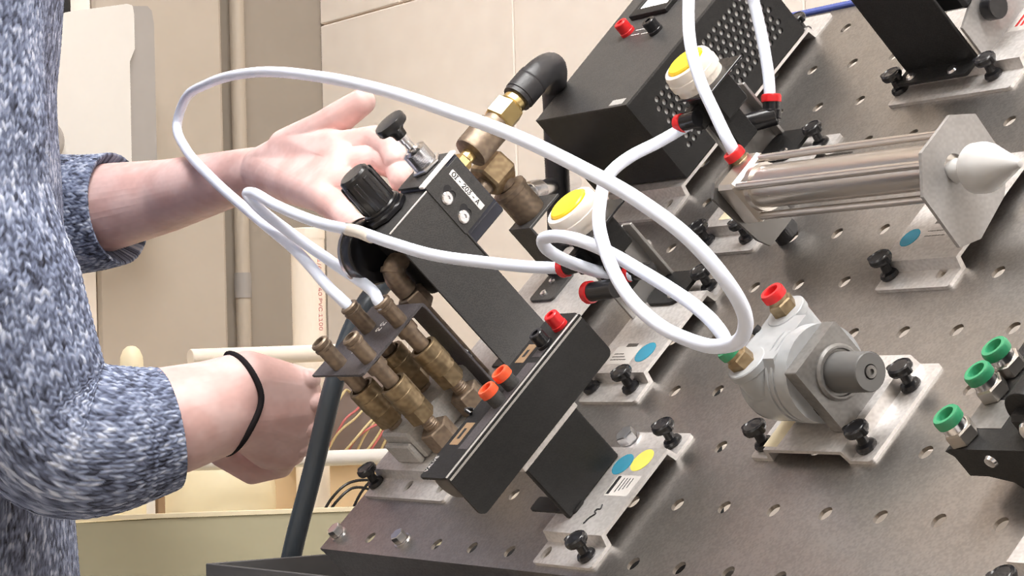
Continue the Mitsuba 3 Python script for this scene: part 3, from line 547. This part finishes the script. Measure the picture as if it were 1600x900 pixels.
air_tube('white air tube from the green motor fitting to the near push button', t2)
k3 = solo('air_tube', tube(t3, 3.45, 16, 180), TUBE, 'white air tube with a sharp bend and a cream taped splice', 'tube', F=WM, smooth=True)
part(k3, 'splice', tube([(22, -2, 177.5), (37, -2.1, 175), (52, -2, 171.2)], 3.75, 16, 14), IVORY, F=WM, smooth=True, label='cream taped splice')
air_tube('white air tube from the cylinder up to the far push button elbow', t4)


# ------------------------------------------------------------------ strut, tray, workbench
solo('support_strut', tube([(-146, 2, -160), (-139, 12, -100), (-130, 25, -58), (-116, 26, -20), (-106, 38, 35), (-97, 51, 93), (-95, 63, 123), (-94, 73, 139), (-97, 87, 151), (-101, 118, 180), (-104, 146, 206)], 6.4, 20, 120), STRUT,
     'dark blue-grey round strut standing upright beside the fist', 'strut', F=WM, smooth=True)
TRY = np.eye(4); TRY[:3, :3] = trimesh.transformations.rotation_matrix(math.radians(4), (0, 0, 1))[:3, :3]; TRY[:3, 3] = (-105, -38, 0)
def TF(m): m = m.copy(); m.apply_transform(TRY); return m
k = thing('metal_tray', 'black open metal tray at the lower left corner of the board', 'tray')
for nm, b in (('front_wall', (0, 300, 0, 2.2, -66, -20)), ('side_wall', (0, 2.2, 0, 260, -66, -20)), ('rear_wall', (0, 300, 258, 260, -66, -20)), ('side_wall', (298, 300, 0, 260, -66, -20)), ('floor_pan', (0, 300, 0, 260, -68, -66))):
    part(k, nm, TF(box(*b, .5)), TRAY, WM)
k = thing('workbench', 'brown workbench under the black metal tray', 'workbench')
part(k, 'bench_top', box(-95, 1100, -60, 400, -98, -68.3, 2), WOOD, WM)
for x in (-70, 1060):
    for y in (-40, 360):
        part(k, 'leg', box(x, x + 40, y, y + 40, ZF, -98, 2), STRUT, WM)
k = thing('board_prop', 'black prop carrying the sloping board from the workbench', 'prop')
for x in (12, 602):
    part(k, 'post', box(x, x + 10, 250, 262, -68, 208, .6), STRUT, WM)

# ------------------------------------------------------------------ khaki bin with pipes, bottle and wiring
k = thing('storage_bin', 'khaki metal bin in front of the left wall, with pipes and wiring in it', 'bin')
part(k, 'front_panel', box(-548, -545, 32, 440, ZF, -19, .8), KHAKI, WM)
part(k, 'rim', hull([(x, y, z + dz) for x in (-550, -543.5) for y, z in ((31, -13.4), (440, -22.5)) for dz in (-3.5, 0)]), CREAM, WM)
part(k, 'rear_panel', box(-850, -847, 32, 440, ZF, -60, .8), KHAKI, WM)
for y in (32, 437): part(k, 'end_panel', box(-847, -548, y, y + 3, ZF, -60, .8), KHAKI, WM)
part(k, 'shelf', box(-846, -549, 36, 436, -66, -60, .5), CREAM, WM)
solo('wooden_panel', box(-722, -715, 252, 436, -59.8, 14, .8), TANW, 'tan wooden panel low behind the dark strut, under the brown wiring panel', 'panel', F=WM)
solo('wiring_panel', box(-706, -700, 318, 440, 14.2, 104, .8), DARKB, 'dark brown panel behind the red and yellow wires', 'panel', F=WM)
rw = np.random.default_rng(3)
WL = ['lowest yellow wire on the brown panel', 'pink-red wire nearest the dark strut on the brown panel', 'yellow wire arching nearest the dark strut', 'yellow wire rising in the middle of the brown panel', 'pink-red wire crossing the middle of the brown panel', 'yellow wire just above the white level pipe', 'yellow wire under the first brass coupler', 'pink-red wire furthest from the dark strut', 'yellow wire closest to the manifold block']
for i in range(9):
    y0, z0 = 335 + 8 * i + rw.uniform(-6, 6), 16
    y1, z1 = y0 + rw.uniform(35, 70), 34 + rw.uniform(8, 50)
    pts = [(-698 + rw.uniform(0, 2), y0, z0), (-688 - rw.uniform(0, 5), y0 + 10, z0 + 14 + 4 * (i % 3)), (-683 - rw.uniform(0, 6), (y0 + y1) / 2, (z0 + z1) / 2 + rw.uniform(4, 16)), (-689, y1 - 6, z1), (-699, y1 + 4, z1 + rw.uniform(-3, 6))]
    red = i % 3 == 1
    solo('loose_wire', tube(pts, 1.15, 8, 36), WIRER if red else WIREY, WL[i], 'wire', 'loose wires on the brown panel', F=WM, smooth=True)
CL = ['black cable, outer arch over the bin rim beside the dark strut', 'black cable, inner arch over the bin rim beside the dark strut', 'black cable rising from the bin rim towards the board corner knob']
for i, pts in enumerate(([(-575, 280, -30), (-573, 292, -12), (-571, 306, -1), (-570, 324, 1), (-569, 345, -5), (-568, 372, -14)], [(-578, 284, -34), (-574, 296, -16), (-572, 312, -5), (-570, 332, -10), (-569, 350, -28)], [(-566, 302, -32), (-562, 314, -8), (-558, 328, 6), (-556, 344, 12), (-554, 362, 10)])):
    solo('black_cable', tube(pts, 1.2, 8, 40), BLACKP, CL[i], 'cable', 'black cables at the bin rim', F=WM, smooth=True)
pv = thing('plastic_pipe', 'upright cream plastic pipe with red printing, capped at the top', 'pipe')
part(pv, 'pipe', lathe([(0, -60), (14.6, -60), (14.6, 210), (0, 210)], (-630, 303, 0), n=36), PVC, WM)
part(pv, 'cap', lathe([(0, 208), (15.2, 208), (15.4, 216), (14.6, 217.5), (0, 218)], (-630, 303, 0), n=36), PVC, WM)
def curved_text(s, height, r, cx, cy, ztop, ang0):
    m = meshkit.text_mesh(s, height, 0.25); v = np.array(m.vertices)
    a = ang0 + v[:, 1] / r; rad = r + 0.02 + v[:, 2]
    m.vertices = np.c_[cx + rad * np.cos(a), cy + rad * np.sin(a), ztop - v[:, 0]]
    return m
part(pv, 'lettering', curved_text('1-1/4 SCH 40 PVC 1100', 4.2, 14.6, -630, 303, 198, math.radians(8)), WIRER, WM, smooth=False, label='red printed lettering')
solo('plastic_pipe', rod((-584, 170, 107.8), (-584, 352, 109.8), 7.3), PVC, 'cream plastic pipe running level above the fist', 'pipe', F=WM)
solo('plastic_pipe', rod((-584, 170, 22), (-584, 436, 18.6), 6.6), WHITEP, 'white plastic pipe running level behind the dark strut, lower than the fist', 'pipe', F=WM)
jb = thing('plastic_jug', 'cream plastic jug with a rounded shoulder under the wrist', 'jug')
part(jb, 'jug_body', lathe([(0, -59.8), (48, -59.8), (50, -56), (50, -4), (46, 18), (36, 32), (22, 38), (0, 39)], (-680, 236, 0), n=44), CREAM, WM)
part(jb, 'neck', lathe([(12, 36), (12, 48), (14, 49), (14, 52), (10, 52), (10, 36)], (-680, 236, 0), n=28), WHITEP, WM)
solo('white_post', box(-666, -654, 154, 167, -59.8, 2, 1), WHITEP, 'short white post beside the cream jug', 'post', F=WM)
solo('tan_block', box(-668, -656, 170, 176.5, -59.8, -8, .6), TAN, 'narrow tan block between the white post and the jug', 'block', F=WM)
solo('cream_bottle', lathe([(0, -59.8), (10, -59.8), (10, 102), (9.4, 110), (7.0, 116), (3.6, 119), (0, 119.6)], (-660, 150.5, 0), n=28), CREAM, 'tall cream bottle with a domed top just above the knitted cuff', 'bottle', F=WM)
solo('backing_board', box(-780, -772, 110, 300, -59.8, 52, 1), CREAM, 'plain cream board behind the jug', 'board', F=WM)

# ------------------------------------------------------------------ on the left wall
k = thing('wall_dispenser', 'large white plastic dispenser with a grey side strip on the left wall', 'dispenser')
M = np.eye(4)
cov = sg.Polygon([(118, 248), (118, 404), (122, 408), (140, 414), (196, 424), (201, 423), (202.5, 416), (202.5, 384), (197.5, 373), (197, 248)])
part(k, 'cover', sheet(cov.buffer(-1.5).buffer(1.5), (-800, 0, 0), (0, 1, 0), (0, 0, 1), 40), WHITEP, WM, smooth=25, label='white front cover')
part(k, 'housing', sheet(sg.Polygon([(120, 250), (120, 400), (200, 423), (218, 424), (222, 420), (224, 408), (224, 250)]), (-838, 0, 0), (0, 1, 0), (0, 0, 1), 72), GREYP, WM, smooth=25, label='grey housing')
part(k, 'latch', lathe([(0, 0), (20, 0), (20, 4), (16, 9), (0, 10)], (-760, 113, 300), (1, 0, 0), 40), GREYP, WM, label='round grey latch')
solo('wall_box', box(-838, -808, 96, 163, 415, 520, 3), BLACK, 'black box on the left wall above the white dispenser', 'box', F=WM)
k = thing('conduit', 'slim beige conduit running up the left wall with a grey coupling', 'pipe')
part(k, 'pipe', rod((-868, 354, ZF), (-868, 354, ZC), 7.2, 24), PIPEC, WM)
part(k, 'coupling', lathe([(7, 165), (8.2, 165), (8.2, 189), (7, 189)], (-868, 354, 0), n=26), GREYP, WM, label='grey coupling')
part(k, 'clip', box(-881, -868, 340, 368, 60, 66, .6), PIPEC, WM)

# ------------------------------------------------------------------ the person
def ball(c, r, n=22): return trimesh.creation.uv_sphere(radius=r, count=[n, n]).apply_translation(c)
def bone(*sph):
    pts = np.vstack([np.array(ball(c, r).vertices) for c, r in sph]); h = hull(pts)
    return m3.Manifold(m3.Mesh(np.asarray(h.vertices, np.float32), np.asarray(h.faces, np.uint32)))
def chain(S): return [bone(S[i], S[i + 1]) for i in range(len(S) - 1)]
def union(bs):
    r = bs[0]
    for b in bs[1:]: r = r + b
    return r
fore_r = [((-167, -116, 68), 32), ((-160, -84, 60), 35), ((-150, -38, 67), 34.1), ((-146, -13, 73), 31.0)]
W1, W2 = ((-141, 10, 89), 20.6), ((-143, 8, 70), 21.7)
kn_r = [((-140, 44, 85), 14.4), ((-140, 45, 71), 13.4), ((-144, 43, 57), 12.9), ((-150, 40, 45), 11.9)]
heel_r = ((-154, 31, 48), 15.0)
arm_r = chain(fore_r) + [bone(fore_r[-1], W1, W2), bone(W1, W2, kn_r[0], kn_r[1]), bone(W2, kn_r[1], kn_r[2], heel_r), bone(heel_r, kn_r[2], kn_r[3]), bone(W2, heel_r, kn_r[3])]
for f in ([((-140, 44, 85), 12.6), ((-172, 67, 82), 10.3), ((-197, 62, 87), 9.3), ((-193, 48, 83), 8.3)], [((-139, 46, 71), 12.2), ((-177, 70, 68), 10.3), ((-201, 63, 70), 9.3), ((-196, 48, 69), 8.3)],
          [((-144, 43, 57), 11.6), ((-184, 61, 43), 9.8), ((-197, 40, 41), 9.4), ((-201, 22, 51), 8.8)], [((-150, 40, 45), 11.0), ((-173, 47, 36), 9.8), ((-183, 32, 32), 9.4), ((-189, 14, 43), 8.8)],
          [((-156, 23, 88), 15.5), ((-181, 47, 92), 11.4), ((-206, 71, 83), 9.8), ((-213, 80, 70), 8.8)]): arm_r += chain(f)
fore_l = [((-465, -23, 215), 35.5), ((-409, 19, 217), 33.0), ((-346, 48, 223), 25.8)]
V1_, V2_ = ((-260, 76, 233), 17.0), ((-242, 67, 232), 17.0)
p_l = [((-247, 78, 233), 17.0), ((-229, 69, 232), 17.0), ((-186, 75, 244), 15.0), ((-135, 79, 238), 12.9), ((-122, 74, 226), 12.9), ((-116, 64, 214), 11.9), ((-117, 54, 207), 10.8)]
arm_l = chain(fore_l) + [bone(fore_l[-1], V1_, V2_), bone(p_l[0], p_l[1], p_l[2], p_l[3], p_l[4]), bone(p_l[0], p_l[1], p_l[4], p_l[5], p_l[6])]
for f in ([((-201, 74, 243), 16.0), ((-163, 79, 254), 11.9), ((-146, 87, 263), 10.3), ((-134, 94, 270), 8.8)], [((-135, 79, 238), 12.9), ((-115, 92, 243), 9.8), ((-91, 91, 236), 8.8), ((-74, 85, 227), 7.7)],
          [((-122, 74, 226), 12.9), ((-104, 90, 230), 9.8), ((-79, 89, 223), 8.8), ((-62, 82, 213), 7.7)], [((-116, 64, 214), 11.9), ((-96, 76, 212), 9.3), ((-68, 72, 201), 8.8), ((-53, 65, 192), 7.7)],
          [((-117, 54, 207), 10.8), ((-99, 57, 196), 8.8), ((-79, 54, 187), 8.3), ((-60, 50, 184), 7.2)]): arm_l += chain(f)
for (p, r) in (((-131, 47, 90), 7.5), ((-131, 52, 75), 7.0), ((-135, 51, 59), 6.5), ((-142, 46, 46), 6.0)):
    arm_r.append(bone((p, r), (tuple(np.array(p) + [-8, 6, 0]), r)))
def finish(bs, length, it):
    m = union(bs).refine_to_length(length).to_mesh()
    t = trimesh.Trimesh(m.vert_properties[:, :3], m.tri_verts, process=False)
    trimesh.smoothing.filter_taubin(t, lamb=0.5, nu=0.53, iterations=it); return t
armR, armL = finish(arm_r, 3.0, 14), finish(arm_l, 3.0, 14)
EX, ED = np.array([0.522, 0.853, 0.0]), np.array([-0.853, 0.522, 0.0])      # facing direction; towards the person's left
cx = np.array([-352, -119, 0.0])
shR, shL = np.array([-157, -156, 440.0]), np.array([-504, -43, 485.0])
def at(f, s, z): return tuple(cx + EX * f + ED * s + np.array([0, 0, z]))
torso = [bone((at(-12, -66, -150), 56), (at(-12, 66, -150), 56), (at(-4, -60, 60), 54), (at(-4, 60, 60), 54)), bone((at(-4, -60, 60), 54), (at(-4, 60, 60), 54), (at(-6, -80, 330), 56), (at(-6, 80, 330), 56)),
         bone((at(-6, -80, 330), 56), (at(-6, 80, 330), 56), (tuple(shR), 32), (tuple(shL), 32)), bone((at(0, 0, 430), 60), (at(15, 0, 560), 52)), bone((at(20, 0, 660), 88), (at(38, 0, 610), 62), (at(62, 0, 575), 34)),
         bone((at(84, 0, 605), 10), (at(104, 0, 612), 8), (at(96, 0, 640), 6)), bone((at(15, -80, 625), 14), (at(15, -84, 645), 14)), bone((at(15, 80, 625), 14), (at(15, 84, 645), 14)),
         bone((tuple(shR), 34), ((-162, -164, 288), 30), ((-164, -159, 210), 30)), bone(((-164, -159, 210), 30), ((-165, -132, 98), 33)), bone((tuple(shL), 42), ((-509, -49, 284), 36)), bone(((-509, -49, 284), 36), ((-493, -42, 232), 35)), bone(((-165, -132, 98), 33), fore_r[0]), bone(((-493, -42, 232), 35), fore_l[0])]
for s in (-1, 1):
    torso += [bone((at(-10, 70 * s, -200), 62), (at(0, 90 * s, -520), 52)), bone((at(0, 90 * s, -520), 58), (at(-15, 90 * s, -870), 38)), bone((at(-30, 90 * s, -912), 36), (at(150, 95 * s, -925), 24)), bone((at(-15, 90 * s, -870), 38), (at(-20, 90 * s, -912), 36))]
tr = finish(torso, 16.0, 6)
toM = lambda t: m3.Manifold(m3.Mesh(np.asarray(t.vertices, np.float32), np.asarray(t.faces, np.uint32)))
whole = (toM(tr) + toM(armR) + toM(armL)).to_mesh()
body = trimesh.Trimesh(whole.vert_properties[:, :3], whole.tri_verts, process=False)
PER = thing('person', 'person in a blue-grey knit sweater, one fist closed, other hand reaching to the regulator', 'person')
part(PER, 'body', body, SKIN, WM, smooth=True)


def knit(path, radii, pitch_s, pitch_a, semi=None, e=None, steps=300, n=240, seed=1, amp=1.0, cap=False):
    """a knitted tube: path in mm, radii along it; returns mesh and vertex colours."""
    path, tt, kt = spline(path, steps, True); rr = np.interp(tt, kt, radii)
    if e is None: t, X, Y = rings(path)
    else: X, Y = np.tile(e[0], (steps, 1)), np.tile(e[1], (steps, 1))
    sx, sy = semi if semi else (1, 1)
    s = np.r_[0, np.cumsum(np.linalg.norm(np.diff(path, axis=0), axis=1))]
    a = np.linspace(0, 2 * np.pi, n, endpoint=False)
    r0 = rr.mean() * (sx + sy) / 2; cols = max(8, int(round(2 * np.pi * r0 / pitch_a)))
    S, A = np.meshgrid(s, a, indexing='ij')
    wob = meshkit.fbm(np.stack([np.cos(A) * 2.2, np.sin(A) * 2.2, S / 55.0], -1), 3, seed)
    Ss = S + 7 * (wob - .5); q = A / (2 * np.pi) * cols + 0.5 * (wob - .5)
    col = np.floor(q); fx = q - col - .5; leg = (fx > 0).astype(int)
    yv = Ss / pitch_s + np.abs(fx) * 1.5; row = np.floor(yv); fy = yv - row - .5
    lx = np.abs(fx) - .25
    bump = np.clip(1 - (lx / .27) ** 2, 0, 1) ** .6 * np.clip(1 - (fy / .56) ** 2, 0, 1) ** .6
    folds = meshkit.fbm(np.stack([np.cos(A) * 1.1 + 5, np.sin(A) * 1.1, S / 90.0], -1), 2, seed + 9) - .5
    R = rr[:, None] + amp * bump + 5.0 * folds
    V = path[:, None] + R[..., None] * (sx * np.cos(A)[..., None] * X[:, None] + sy * np.sin(A)[..., None] * Y[:, None])
    h = meshkit.noise(np.stack([(col % cols) * 3.17 + leg * .37, row * 1.71, np.full_like(col, seed * 1.3)], -1) * 1.0, seed)
    h2 = meshkit.noise(np.stack([(col % cols) * 7.7 + leg * 2.1, row * 5.3, np.full_like(col, .5)], -1), seed + 3)
    st = meshkit.noise(np.stack([q * 5.0, yv * 1.6, np.zeros_like(q)], -1), seed + 5)
    k_ = np.clip(.60 * h2 + .40 * h + .42 * (st - .5) + .16 * (bump - .5), 0, 1)
    big = meshkit.fbm(np.stack([np.cos(A) * 1.6, np.sin(A) * 1.6, S / 40.0], -1), 2, seed + 20)
    pal = 0.82 * np.array([(0.028, 0.030, 0.045), (0.085, 0.098, 0.15), (0.18, 0.215, 0.33), (0.35, 0.41, 0.58), (0.66, 0.72, 0.86)])
    kk = np.clip(k_ * 1.5 - .25 + .35 * (big - .5), 0, .999) * 4; i0 = kk.astype(int); fr_ = (kk - i0)[..., None]
    C = pal[i0] * (1 - fr_) + pal[np.minimum(i0 + 1, 4)] * fr_
    f = []
    idx = np.arange(steps * n).reshape(steps, n); p, qd = idx[:-1], idx[1:]
    nx = lambda z: np.roll(z, -1, axis=1)
    f = np.concatenate([np.stack([p, nx(p), nx(qd)], -1).reshape(-1, 3), np.stack([p, nx(qd), qd], -1).reshape(-1, 3)])
    v, c = V.reshape(-1, 3), C.reshape(-1, 3)
    if cap:   # turned-in cuff at the far end
        m = 6; ins = []
        for j in range(1, m + 1):
            ins.append(path[-1] + (V[-1] - path[-1]) * (1 - .05 * j) - (path[-1] - path[-2]) / np.linalg.norm(path[-1] - path[-2]) * (2.5 * j - 2))
        base = len(v); v = np.vstack([v] + ins); c = np.vstack([c] + [C[-1] * .6] * m)
        ring = np.vstack([idx[-1], base + np.arange(m * n).reshape(m, n)])
        p, qd = ring[:-1], ring[1:]
        f = np.concatenate([f, np.stack([p, nx(p), nx(qd)], -1).reshape(-1, 3), np.stack([p, nx(qd), qd], -1).reshape(-1, 3)])
    return tm(v, f), c
sl_r = [((-206, -144, 497), 24), ((-172, -156, 484), 44), ((-160, -160, 450), 56.0), ((-159, -164, 385), 49.5), ((-162, -164, 288), 46.0), ((-164, -159, 210), 44.5), ((-165, -150, 152), 53.8), ((-165, -135, 100), 52.7), ((-165, -122, 74), 50.6), ((-162, -104, 60), 50.6), ((-157, -84, 57), 47.5), ((-154, -60, 59), 43.3), ((-151, -41, 62), 39.5)]
sl_l = [((-470, -58, 505), 24), ((-494, -48, 496), 46), ((-506, -46, 460), 55.0), ((-511, -48, 381), 51.6), ((-509, -49, 284), 50.6), ((-495, -44, 235), 48.5), ((-475, -30, 220), 45.4), ((-448, -10, 216), 43.8), ((-425, 6, 215), 42.8), ((-408, 19, 215.5), 41.5), ((-392, 30, 217), 39.5)]
tor = [((-370, -125, -170), 121), ((-364, -123, -16), 109), ((-353, -119, 120), 96), ((-353, -119, 300), 92), ((-348, -118, 400), 100), ((-346, -117, 455), 92), ((-342, -115, 505), 60), ((-340, -114, 535), 50)]
KN = [knit([p for p, r in tor], [r for p, r in tor], 4.8, 6.6, (0.84, 1.86), (EX, ED), 460, 640, 11, 1.3),
      knit([p for p, r in sl_r], [r for p, r in sl_r], 4.8, 6.8, None, None, 600, 360, 5, 1.5, True),
      knit([p for p, r in sl_l], [r for p, r in sl_l], 4.6, 6.4, None, None, 420, 280, 23, 1.3, True)]
part(PER, 'sweater', cat(*[m for m, c in KN]), KNIT, WM, smooth=True, label='blue-grey marled knit sweater', color=np.vstack([c for m, c in KN]))
av = np.array(armR.vertices); wc = np.array([-142.0, 9.0, 79.5]); we = np.array([0.522, 0.853, -0.027]); wu = np.array([0.0, 0.03, 1.0]); wt = np.cross(we, wu)
ring = []
for q in range(36):
    a = 2 * math.pi * q / 36; dr_ = math.cos(a) * wu + math.sin(a) * wt
    ax = -13.0 + 26.0 * max(math.sin(a), 0.0) ** 1.2
    rel = av - (wc + ax * we); al = rel @ we; rad = rel - np.outer(al, we); R_ = np.linalg.norm(rad, axis=1)
    ok = (np.abs(al) < 4.0) & ((rad @ dr_) / np.maximum(R_, 1e-6) > 0.985)
    ring.append(wc + ax * we + dr_ * min((np.percentile(R_[ok], 70) if ok.any() else 27.0) + 1.0, 36.0 if math.cos(a) < -.9 else 45.0))
ring = np.array(ring)
for _ in range(3): ring = (np.roll(ring, 1, 0) + 2 * ring + np.roll(ring, -1, 0)) / 4
part(PER, 'hair_tie', tube(np.vstack([ring, ring[:2]]), 2.0, 10, 160), BAND, WM, smooth=True, label='black hair tie on the wrist')
legs = [tube([at(-10, 68 * s, -110), at(-9, 76 * s, -300), at(0, 90 * s, -520), at(-10, 90 * s, -720), at(-15, 90 * s, -890)], [76, 80, 68, 58, 54], 40, 60) for s in (-1, 1)]
part(PER, 'trousers', cat(*legs, tube([at(-10, -60, -165), at(-10, 60, -165)], 76, 40, 12)), TROUS, WM, smooth=True, label='dark trousers')
hr = np.vstack([ball(at(5, 0, 672), 98, 24).vertices, ball(at(-40, 0, 560), 70, 20).vertices]); hr = hr[(hr - np.array(at(20, 0, 0))) @ EX < 52]
part(PER, 'hair', hull(hr), HAIR, WM, smooth=True, label='brown hair')
